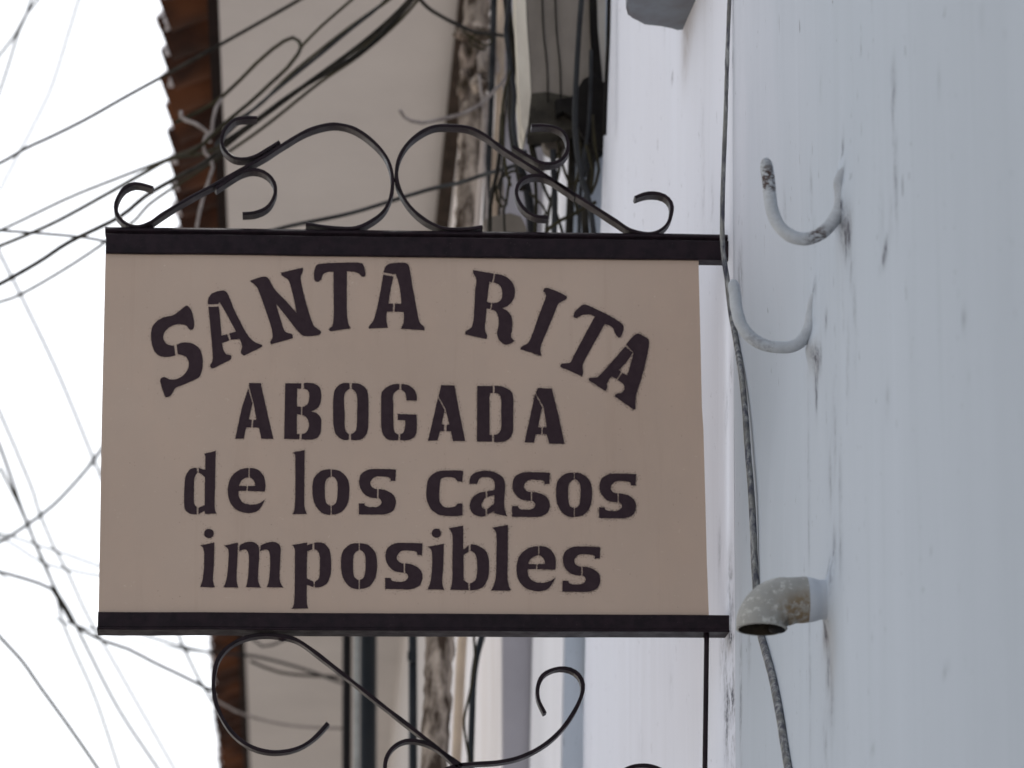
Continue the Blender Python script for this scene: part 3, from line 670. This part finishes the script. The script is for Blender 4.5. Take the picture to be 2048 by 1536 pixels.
# dense resample
def dens(L, m): 
    r = []
    for i in range(len(L)-1):
        for j in range(m): r.append(L[i]+(L[i+1]-L[i])*(j/m) if not isinstance(L[i], Vector) else L[i].lerp(L[i+1], j/m))
    r.append(L[-1]); return r
pts_d, R_d, W_d = dens(pts, 3), dens(R, 3), dens(white, 3)
sides = 40; me = tube(pts_d, R_d, sides, False, .0012)
zc = at(1600, 1235, D3).z
co_ = np.empty(len(me.vertices)*3); me.vertices.foreach_get('co', co_); co_ = co_.reshape(-1, 3)
xw = at(1610, 1230, D3)
rust_ = np.exp(-((co_[:, 0]-xw.x)/.028)**2 - ((co_[:, 2]-zc)/.020)**2)*2.2
q = me.attributes.new('rust', 'FLOAT', 'POINT'); q.data.foreach_set('value', np.clip(rust_, 0, 1).astype(np.float32))
q = me.attributes.new('white', 'FLOAT', 'POINT'); q.data.foreach_set('value', np.repeat(np.array(W_d, dtype=np.float32), sides))
child('elbow_body', me, MAT['elbow'], EL)
inner = [p for p in pts[9:]]; dI = [r-4.5*k3 for r in R[9:]]
mi = tube(dens(inner, 3), dens(dI, 3), sides, False); child('bore', mi, MAT['bore'], EL)
# rim annulus
c_ = pts[-1]; ax = (pts[-1]-pts[-2]).normalized(); e1 = ax.orthogonal().normalized(); e2 = ax.cross(e1)
vsx = [c_+(e1*math.cos(t)+e2*math.sin(t))*R[-1]*1.001 for t in np.linspace(0, math.tau, 40, False)] + [c_+ax*.001+(e1*math.cos(t)+e2*math.sin(t))*(R[-1]-4.5*k3) for t in np.linspace(0, math.tau, 40, False)]
child('rim', mesh(vsx, [(i, (i+1) % 40, 40+(i+1) % 40, 40+i) for i in range(40)], True), MAT['elbow'], EL)
bm = bmesh.new(); bmesh.ops.create_icosphere(bm, subdivisions=2, radius=1)
cc = at(1556, 1257, D3)
for v in bm.verts: v.co = cc + Vector((v.co.x*20*k3, v.co.y*18*k3, v.co.z*11*k3))*(1+.35*noise.noise(v.co*2.2))
child('dark_plug', from_bm(bm, True), MAT['black'], EL)  # black lump darkening the pipe's opening

# long scuffed cable running down the wall arris
cb_ = [(1467, -60), (1465, 0), (1461, 102), (1457, 239), (1453, 342), (1451, 427), (1452, 500), (1460, 555), (1467, 620), (1480, 691), (1490, 756), (1497, 825), (1503, 910), (1510, 1000), (1514, 1079), (1517, 1148), (1525, 1250), (1537, 1300), (1553, 1360), (1568, 1438), (1584, 1536), (1600, 1620)]
pts = []
for (x, y) in cb_:
    p = onA(x, y) if x > 1476 else onB(min(x, 1470), y)
    if x <= 1476: p = at(x, y, min(p.y, 5.93))
    pts.append(p + Vector((-.005, 0, 0)))
pts = [pts[0]+(pts[0]-pts[1]).normalized()*1.5] + pts + [pts[-1]+(pts[-1]-pts[-2]).normalized()*1.6]
for p_ in (pts[0], pts[-1]): p_.x = arr.x + BAT*(p_.z-arr.z) - .006
pd_ = spline(pts, .02); n = len(pd_)
rad = [.0034 + .0028*min(1, max(0, (4.15-q_.z)/1.3)) for q_ in pd_]
o = link('wall_cable', tube(pd_, rad, 12, True, .0006), MAT['scuffed']); tag(o, 'thick scuffed black cable running down the whole white wall past both hooks', 'cable')

# ------------------------------------------------------------------ utility box and clutter
DB = 7.45
UB = thing('utility_box', 'tall grey utility box with cream edge and black bracket hung with cables above the sign', 'utility box', at(1120, 150, DB))
def prism(P, D0, D1, mat, name, par, bev=.002):
    bm = bmesh.new(); f_ = [bm.verts.new(at(x, y, D0)) for x, y in P]; b_ = [bm.verts.new(at(x, y, D0)+Vector((0, D1-D0, 0))) for x, y in P]
    bm.faces.new(f_); bm.faces.new(b_[::-1])
    for i in range(len(P)): bm.faces.new((f_[i], f_[(i+1) % len(P)], b_[(i+1) % len(P)], b_[i]))
    if bev: bmesh.ops.bevel(bm, geom=list(bm.edges), offset=bev, segments=1, affect='EDGES')
    me = from_bm(bm)
    return child(name, me, mat, par) if par else link(name, me, mat)
prism([(1050, -120), (1192, -120), (1196, 60), (1205, 150), (1212, 215), (1062, 208), (1060, 120), (1054, 40)], DB, DB+.12, MAT['boxg'], 'box_body', UB)
prism([(1030, -120), (1049, -120), (1053, 40), (1059, 120), (1062, 190), (1056, 250), (1049, 275), (1043, 250), (1036, 150), (1032, 60)], DB-.004, DB+.10, MAT['boxc'], 'edge_panel', UB)
prism([(1062, 186), (1095, 183), (1130, 190), (1170, 200), (1213, 210), (1212, 240), (1150, 256), (1108, 266), (1056, 270)], DB-.004, DB+.05, simple('dark_greenish_grey', (.050, .046, .038), (.02, .018, .016), 14, .9), 'lower_cover', UB)  # darker lower section of the box
prism([(1188, -120), (1213, -120), (1211, 60), (1211, 175), (1190, 175)], DB+.13, DB+.14, MAT['boxc'], 'wall_strip', UB)  # cream upper strip of the return wall, set beside the box
prism([(1068, 160), (1140, 150), (1205, 168), (1213, 240), (1208, 300), (1190, 312), (1150, 268), (1100, 262), (1066, 275)], DB+.13, DB+.2, MAT['bracket'], 'bracket', UB)
prism([(1176, -120), (1191, -120), (1196, 60), (1204, 150), (1205, 205), (1192, 208), (1186, 150), (1180, 60)], DB-.012, DB-.002, MAT['bracket'], 'strap', UB)
prism([(1110, 198), (1142, 196), (1150, 186), (1166, 158), (1188, 146), (1213, 168), (1213, 262), (1190, 296), (1166, 270), (1146, 232), (1126, 220), (1112, 232)], DB-.03, DB-.006, MAT['bracket'], 'hinge', UB)
prism([(1084, 278), (1098, 272), (1128, 276), (1134, 290), (1126, 303), (1106, 306), (1090, 296)], 7.6, 7.64, MAT['boxg'], 'socket', UB)
prism([(1184, 268), (1196, 262), (1206, 268), (1205, 296), (1196, 306), (1188, 300)], 7.4, 7.43, MAT['bracket'], 'insulator', UB)
for x0 in (1082, 1108):
    child('seam', tube(spline(px([(x0, -100), (x0+5, 60), (x0+12, 130), (x0+14, 205)], DB-.004), .02), .0016, 6), MAT['bracket'], UB)
# thin dark tube at the white wall's far edge
o = link('edge_tube', tube(spline([at(1219, -100, 7.2), at(1217, 60, 7.2), at(1212, 180, 7.2), at(1209, 270, 7.2)], .03), .0042, 10), MAT['bracket'])
tag(o, 'thin black tube down the far edge of the white wall above the sign', 'pipe')
o = prism([(965, 440), (985, 432), (1020, 425), (1042, 432), (1052, 452), (1062, 500), (985, 500), (972, 470)], 7.75, 7.9, MAT['boxg'], 'splice_case', None)
tag(o, 'grey broken cable splice case just above the top bar of the sign', 'splice case')

def wire(name, label, P, D, r, mat, cat='cable', sides=7, wob=0):
    W3 = px(P, D)
    def beyond(q, a_, b_):               # run a wire on past the edge of the view instead of cutting it there
        d_ = (b_-a_).normalized()
        if q[0] < 0 or (q[1] > 1536 and q[0] < 450): return [b_+d_*1.2+Vector((0, 0, -.03)), b_+d_*3.2+Vector((0, 0, .05))]
        if q[1] < 0: return [b_+d_*(1.2 if cat in ('pole', 'pipe') else .7)]
        if q[1] > 1560: return [b_+d_*min(2.6, b_.z-.2)]
        return []
    W3 = beyond(P[0], W3[1], W3[0])[::-1] + W3 + beyond(P[-1], W3[-2], W3[-1])
    pts = spline(W3, .02 if cat != 'wire' else .03)
    o = link(name, tube(pts, r if not callable(r) else [r(i/(len(pts)-1)) for i in range(len(pts))], sides, True, wob), MAT[mat]); tag(o, label, cat); return o
# poles and pipes against the far house
wire('wooden_pole', 'mottled peeling wooden pole leaning beside the far house, wrapped in rag above the sign', [(962, -120), (955, 0), (948, 150), (942, 300), (934, 460), (905, 860), (880, 1275), (868, 1536), (860, 1700)], (8.85, 8.5), lambda t: .027+.010*t+.002*math.sin(t*31), 'wood', 'pole', 20, .007)
wire('pipe', 'cream painted pipe running upright between the wooden pole and the utility box', [(1006, -120), (1003, 0), (1001, 120), (999, 230), (992, 330), (985, 460), (962, 860), (925, 1275), (912, 1536)], (8.62, 8.9), .0115, 'cream_pipe', 'pipe', 12)
wire('pipe', 'thin pale pipe over the wooden pole above the sign', [(972, 190), (966, 300), (958, 400), (952, 475), (930, 860)], 8.5, .007, 'pale_pipe', 'pipe', 10)
wire('cable', 'dark cable between the wooden pole and the cream pipe', [(992, -120), (988, 0), (984, 150), (977, 320), (970, 470), (945, 860)], 8.55, .008, 'grey_cable', 'cable', 8)
#wire('cable', 'thin black cable along the left edge of the wooden pole', [(930, 180), (926, 260), (920, 330), (915, 400), (912, 470)], 8.5, .006, 'cable')
def post(name, label, x, y0, D, r, mat):
    t = at(x, y0, D); o = link(name, tube([Vector((t.x, t.y, 0)), Vector((t.x, t.y, t.z*.5)), t], r, 16), MAT[mat]); tag(o, label, 'post'); return o
post('street_post', 'slim black post under the sign, left of the thick teal one', 695, 1000, 12, .0145, 'black')
post('street_post', 'narrow pale steel strip painted as a highlight between the black and the teal post', 714, 1000, 12.1, .007, 'glint')  # pale strip added for the highlight beside the black post
post('street_post', 'thick dark teal post below the sign', 737, 980, 12, .027, 'teal')
post('street_post', 'dark grey pipe post left of the wooden pole below the sign', 825, 1000, 9.2, .0105, 'teal')
o = prism([(815, 1302), (824, 1296), (834, 1302), (834, 1320), (824, 1325), (815, 1318)], 9.18, 9.2, MAT['teal'], 'pipe_clamp', None); tag(o, 'small black clamp on the grey pipe post under the sign', 'clamp')
wire('cable', 'thick teal grey cable under the sign bending right of the wooden pole', [(985, 1190), (968, 1260), (954, 1310), (947, 1360), (944, 1440), (941, 1536), (940, 1620)], 8.3, .0075, 'teal')
wire('cable', 'thin wire looping beside the teal grey cable under the sign', [(946, 1200), (948, 1275), (950, 1320), (940, 1385), (928, 1440), (932, 1480), (940, 1530), (942, 1620)], 8.25, .003, 'olive_cable')
# rag wrapped round the pole
RG = thing('rag_bundle', 'dirty rag and tape bundled round the wooden pole above the sign', 'rag', at(948, 120, 8.7))
def lump(name, x, y, rx, rz, D, mat, seed, amp=.45, ry=.02):
    bm = bmesh.new(); bmesh.ops.create_icosphere(bm, subdivisions=4, radius=1); c_ = at(x, y, D); k = D/F
    for v in bm.verts:
        s = v.co.copy(); f_ = 1+amp*noise.noise(Vector((s.x*2.2+seed, s.y*2.2, s.z*1.1)))+.25*noise.noise(Vector((s.x*6, s.y*6+seed, s.z*2)))
        v.co = c_ + Vector((s.x*rx*k, s.y*ry*1.6, s.z*rz*k))*f_
    return child(name, from_bm(bm, True), MAT[mat], RG)
lump('rag', 944, 118, 24, 52, 8.66, 'rag', 1); lump('rag', 975, 128, 22, 34, 8.62, 'pale_pipe', 4); lump('tape_band', 945, 70, 34, 15, 8.64, 'rag', 7, .7)
lump('rag', 928, 170, 12, 34, 8.64, 'rag', 9); lump('rag', 960, 168, 18, 20, 8.6, 'wood', 12)
child('string', tube(spline(px([(925, 60), (945, 76), (975, 92), (985, 80), (960, 66), (940, 84), (970, 100)], 8.5), .01), .0028, 6), MAT['olive_cable'], RG)
wire('wire', 'pale wire hooking out to the left from the rag bundle', [(1016, 140), (1008, 160), (990, 180), (965, 205), (930, 225), (885, 238), (845, 246), (822, 242), (808, 234), (800, 222)], (8.4, 8.2), .0042, 'pale_cable')
wire('cable', 'dark cable slanting down into the rag bundle from the top', [(800, -60), (847, 7), (885, 34), (919, 51), (950, 64), (985, 68), (1010, 72)], (8.0, 8.5), .0045, 'cable')

# tangle round the utility box
TG = [
 ('black cable bundle hanging left of the box cream edge', [(1010, -60), (1014, 0), (1020, 60), (1024, 120), (1022, 200), (1026, 270), (1036, 330), (1046, 380)], 7.5, .0085, 'cable'),
 ('second black cable twisting over the bundle by the cream edge', [(1020, -60), (1018, 10), (1012, 60), (1021, 130), (1029, 190), (1026, 250), (1034, 300), (1040, 345)], 7.42, .005, 'grey_cable'),
 ('thin cable bowing left of the black bundle above the sign', [(1022, 140), (1010, 180), (1004, 230), (1007, 290), (1014, 350), (1022, 372)], 7.4, .0028, 'olive_cable'),
 ('thick grey black cable crossing the face of the utility box', [(1166, -60), (1163, 0), (1159, 50), (1153, 150), (1150, 240), (1155, 310), (1168, 370), (1180, 410), (1188, 470)], 7.3, .0058, 'grey_cable'),
 ('cable hanging behind the thick one under the box', [(1172, 190), (1176, 250), (1184, 320), (1178, 370), (1170, 420), (1172, 470)], 7.5, .008, 'cable'),
 ('looped cable nearest the white wall under the box', [(1186, 230), (1190, 290), (1198, 340), (1192, 365), (1183, 388), (1186, 350), (1178, 310), (1172, 290)], 7.35, .0032, 'olive_cable'),
 ('cable dropping from the black bracket to the sign', [(1125, 225), (1140, 262), (1144, 300), (1142, 380), (1138, 480)], 7.55, .0085, 'cable'),
 ('thin wire bending to the right under the box', [(1112, 250), (1122, 320), (1130, 345), (1140, 370), (1160, 360), (1172, 350)], 7.5, .0032, 'olive_cable'),
 ('middle drop wire in front of the white facade', [(1120, 296), (1118, 340), (1108, 380), (1098, 420), (1092, 470)], 7.6, .0038, 'olive_cable'),
 ('grey drop cable beside the middle wire', [(1106, 300), (1108, 350), (1110, 400), (1108, 480)], 7.45, .0065, 'grey_cable'),
 ('left drop wire below the box cream edge', [(1056, 270), (1066, 320), (1072, 380), (1072, 430), (1070, 480)], 7.6, .004, 'olive_cable'),
 ('short crossing wire between the drop wires', [(1060, 385), (1074, 400), (1086, 412), (1092, 425), (1084, 440)], 7.55, .0025, 'olive_cable'),
 ('round wire loop left of the drop wires', [(1048, 340), (1022, 343), (1002, 356), (992, 380), (994, 400), (1004, 414), (1012, 410), (1016, 380), (1020, 352)], 7.5, .003, 'olive_cable'),
 ('wire crossing inside the round loop', [(1018, 335), (1004, 352), (997, 372), (1002, 392), (1012, 404), (1008, 420), (1010, 470)], 7.45, .0026, 'cable'),
 ('black cable falling left of the round loop', [(1004, 230), (1000, 300), (994, 345), (986, 380), (981, 410), (979, 480)], 7.5, .0045, 'cable'),
 ('frayed cable branch slanting right just above the top bar', [(1192, 404), (1172, 414), (1148, 428), (1122, 440), (1100, 455), (1080, 480)], 7.35, .0038, 'olive_cable'),
 ('grey cable arching behind the right lower curl', [(1036, 330), (1050, 360), (1058, 400), (1062, 440), (1066, 480)], 7.7, .010, 'grey_cable'),
 ('thin grey cable falling past the far edge of the white wall', [(1182, 100), (1180, 200), (1176, 260), (1166, 330), (1160, 400), (1158, 480)], 7.4, .004, 'grey_cable'),
]
TG += [
 ('pale straw coloured strand hanging from the rag down the wooden pole', [(958, 150), (964, 200), (972, 250), (968, 320), (974, 400), (970, 480)], 8.35, .0034, 'pale_cable'),
 ('pale strand twisting left of the black bundle', [(1008, 170), (1012, 230), (1002, 280), (1000, 330), (1006, 380), (1000, 470)], 7.9, .0036, 'pale_cable'),
 ('thin dark strand along the right side of the cream pipe', [(1013, 60), (1016, 160), (1008, 250), (1006, 330), (998, 420), (996, 480)], 7.85, .003, 'cable'),
 ('slack wire hanging in a shallow belly between the bundle and the box', [(1030, 300), (1052, 335), (1078, 345), (1102, 332), (1116, 306)], 7.45, .003, 'olive_cable'),
 ('dark wire leaning right across the white facade under the box', [(1066, 290), (1078, 340), (1090, 380), (1112, 425), (1128, 475)], 7.5, .0034, 'cable'),
 ('thin wire pair end dangling near the black bracket', [(1150, 240), (1160, 290), (1158, 340), (1150, 385), (1156, 430)], 7.4, .0032, 'olive_cable'),
]
for lab, P, D, r, m_ in TG: wire('cable', lab, P, D, r, m_)
lumpy = [(1045, 318, 14, 20), (1170, 320, 12, 30)]
for j, (x, y, rx, rz) in enumerate(lumpy):
    bm = bmesh.new(); bmesh.ops.create_icosphere(bm, subdivisions=3, radius=1); c_ = at(x, y, 7.45); k = 7.45/F
    for v in bm.verts: v.co = c_ + Vector((v.co.x*rx*k, v.co.y*.012, v.co.z*rz*k))*(1+.5*noise.noise(v.co*1.8+Vector((j*5, 0, 0))))
    o = link('tape_wad', from_bm(bm, True), MAT['grey_cable'])
    tag(o, ['lumpy grey tape wad at the foot of the black cable bundle', 'lumpy grey tape wad on the cables nearest the white wall'][j], 'tape')

# ------------------------------------------------------------------ overhead wires
W = [
 ('long dark wire crossing from the left sky over the eave to the top', [(-80, 358), (0, 326), (51, 297), (103, 273), (171, 239), (256, 191), (342, 144), (441, 89), (598, 0), (700, -62)], (9.5, 8.5), .0038, 'cable'),
 ('pale green wire falling steeply at the top left, rightmost of three', [(175, -60), (157, 0), (133, 79), (103, 174), (68, 249), (34, 314), (0, 379), (-40, 450)], (13, 15), .0042, 'olive_cable'),
 ('short wire cutting the top left corner, upper of two', [(100, -40), (75, 0), (51, 31), (31, 68), (0, 109), (-40, 160)], 12, .0042, 'olive_cable'),
 ('short steep wire in the top left corner crossing the other', [(78, -40), (62, 0), (51, 34), (38, 62), (17, 130), (0, 181), (-20, 240)], 12, .004, 'olive_cable'),
 ('sagging wire rising from the left edge, topmost of the bundle crossing the eave', [(-60, 482), (0, 461), (137, 396), (239, 355), (335, 318), (403, 290), (441, 256), (513, 215), (580, 150), (690, 62), (770, 5), (840, -50)], (10, 8), .0036, 'olive_cable'),
 ('wire under the topmost one, second of the bundle', [(-60, 515), (0, 492), (103, 448), (205, 393), (290, 345), (342, 318), (427, 300), (513, 240), (640, 152), (700, 118), (760, 62), (820, 0), (860, -50)], (9.5, 8), .0044, 'olive_cable'),
 ('thick dark wire third of the bundle passing behind the left curl', [(-60, 598), (0, 568), (79, 523), (137, 485), (239, 434), (290, 393), (349, 358), (410, 325), (480, 268), (600, 178), (720, 90), (800, 20), (850, -40)], (9, 7.8), .0046, 'cable'),
 ('lowest wire of the bundle meeting the sign corner', [(-60, 622), (0, 604), (41, 589), (120, 544), (188, 500), (240, 462), (270, 440), (297, 410), (342, 378), (420, 328), (520, 260), (640, 165), (720, 110), (800, 40), (860, -30)], (10, 8.2), .0034, 'olive_cable'),
 ('wire bent back in a long narrow loop before the plaster soffit', [(350, 245), (400, 222), (444, 194), (480, 160), (513, 126), (545, 98), (568, 82), (586, 75), (598, 82), (602, 94), (596, 108), (575, 135), (540, 168), (500, 205), (455, 242), (410, 285), (380, 310)], (8.6, 8.2), .0038, 'olive_cable'),
 ('fine wire leaving the tip of the long loop to the top', [(600, 96), (640, 55), (680, 20), (703, 0), (760, -50)], 8.3, .003, 'olive_cable'),
 ('fine wire between the loop and the bundle', [(430, 290), (500, 225), (580, 158), (640, 110), (700, 60), (760, 12), (800, -30)], 8.2, .0032, 'grey_cable'),
 ('dark wire along the lower side of the bundle before the soffit', [(440, 290), (500, 250), (560, 205), (620, 165), (690, 125), (740, 92), (790, 40), (840, -20)], 8.1, .0046, 'cable'),
 ('white wire curling on the tiles by the left curl', [(362, 222), (362, 234), (372, 241), (390, 247), (404, 256), (414, 264), (420, 285)], 8.5, .0042, 'pale_cable'),
 ('white tie wire hanging in a loose ring round the bundle', [(444, 196), (432, 215), (426, 240), (424, 262), (412, 272), (406, 288), (410, 306), (422, 318), (426, 335), (418, 360), (408, 390), (400, 420), (394, 452), (392, 480)], 8.4, .0036, 'pale_cable'),
 ('grey wire rising right across the soffit just above the top bar', [(520, 468), (580, 452), (700, 427), (802, 396), (870, 376), (919, 366), (960, 352), (994, 342), (1035, 330)], (8.4, 7.8), .004, 'grey_cable'),
 ('flat wire from the left edge to the top corner of the sign', [(-40, 458), (0, 461), (72, 466), (171, 475), (208, 482), (300, 498)], 9, .003, 'grey_cable'),
 ('grey wire slanting down to the middle of the sign left edge', [(-40, 420), (0, 507), (41, 589), (116, 746), (188, 920), (215, 985)], (13, 14), .0048, 'grey_cable'),
 ('wire climbing to the sign left edge from the lower left', [(-50, 1108), (0, 1084), (55, 1049), (106, 1011), (154, 961), (188, 920), (215, 880)], 12, .0050, 'cable'),
 ('pale wire falling behind the sign lower corner, rightmost of the steep ones', [(-30, 760), (0, 825), (62, 972), (79, 1025), (109, 1096), (137, 1148), (171, 1223), (205, 1284), (273, 1404), (348, 1536), (390, 1610)], (13, 15), .0046, 'olive_cable'),
 ('dark steep wire crossing the left side, middle of the three', [(-20, 850), (0, 893), (20, 948), (41, 1011), (57, 1052), (79, 1107), (112, 1180), (140, 1226), (171, 1290), (239, 1421), (318, 1540), (350, 1590)], (12, 14), .0052, 'cable'),
 ('steep wire leftmost of the three falling to the bottom edge', [(0, 935), (40, 1015), (68, 1080), (95, 1140), (116, 1202), (123, 1237), (144, 1290), (191, 1397), (239, 1540), (260, 1600)], (12.5, 14), .0046, 'olive_cable'),
 ('thin branching wire to the lower left side of the sign, upper', [(-40, 1060), (0, 1066), (68, 1088), (116, 1103), (195, 1131), (260, 1155)], 13, .0036, 'grey_cable'),
 ('knotted wire running under the lower left corner of the sign', [(-40, 1134), (0, 1144), (51, 1158), (103, 1178), (118, 1200), (140, 1240), (158, 1256), (205, 1281), (256, 1298), (308, 1325), (365, 1352), (432, 1386)], 11, .0044, 'cable'),
 ('thin wire to the lower left side of the sign, lower', [(-40, 1055), (17, 1083), (82, 1124), (126, 1137), (195, 1151), (260, 1160)], 13.5, .0038, 'grey_cable'),
 ('faint thin wire fading across the lower left sky', [(0, 1150), (40, 1180), (82, 1215), (115, 1240), (150, 1250), (200, 1262), (300, 1290), (424, 1306)], 14, .0034, 'grey_cable'),
 ('thick olive wire curving through the bottom left corner', [(-40, 1225), (0, 1274), (44, 1322), (79, 1372), (137, 1452), (191, 1530), (230, 1590)], (10.5, 11), .0044, 'olive_cable'),
 ('wire dropping from the sign bottom bar to the eave', [(340, 1230), (359, 1274), (372, 1305), (383, 1328), (398, 1358), (417, 1390), (428, 1408)], 13.5, .0048, 'cable'),
 ('thin wire from under the bar running right onto the eave', [(240, 1255), (301, 1274), (360, 1292), (424, 1305), (506, 1312), (600, 1336), (683, 1366)], 12.5, .0040, 'grey_cable'),
 ('brownish wire sagging over the soffit under the sign', [(500, 1322), (530, 1335), (560, 1345), (598, 1350), (640, 1352), (683, 1354)], 12.5, .0040, 'cable'),
 ('faint wire low across the tiles and soffit under the sign', [(424, 1396), (445, 1408), (470, 1422), (506, 1435), (560, 1448), (620, 1455), (690, 1457)], 12, .0036, 'pale_cable'),
 ('thin wire crossing the soffit close under the bottom bar', [(500, 1275), (525, 1293), (545, 1290), (572, 1278), (590, 1266)], 12, .0034, 'grey_cable'),
 ('long faint wire far off across the upper left sky', [(-30, 760), (20, 792), (80, 840), (140, 890), (200, 940), (230, 970)], 25, .0035, 'pale_cable'),
]
for lab, P, D, r, m_ in W: wire('overhead_wire', lab, P, D, r*1.18, m_, 'wire')
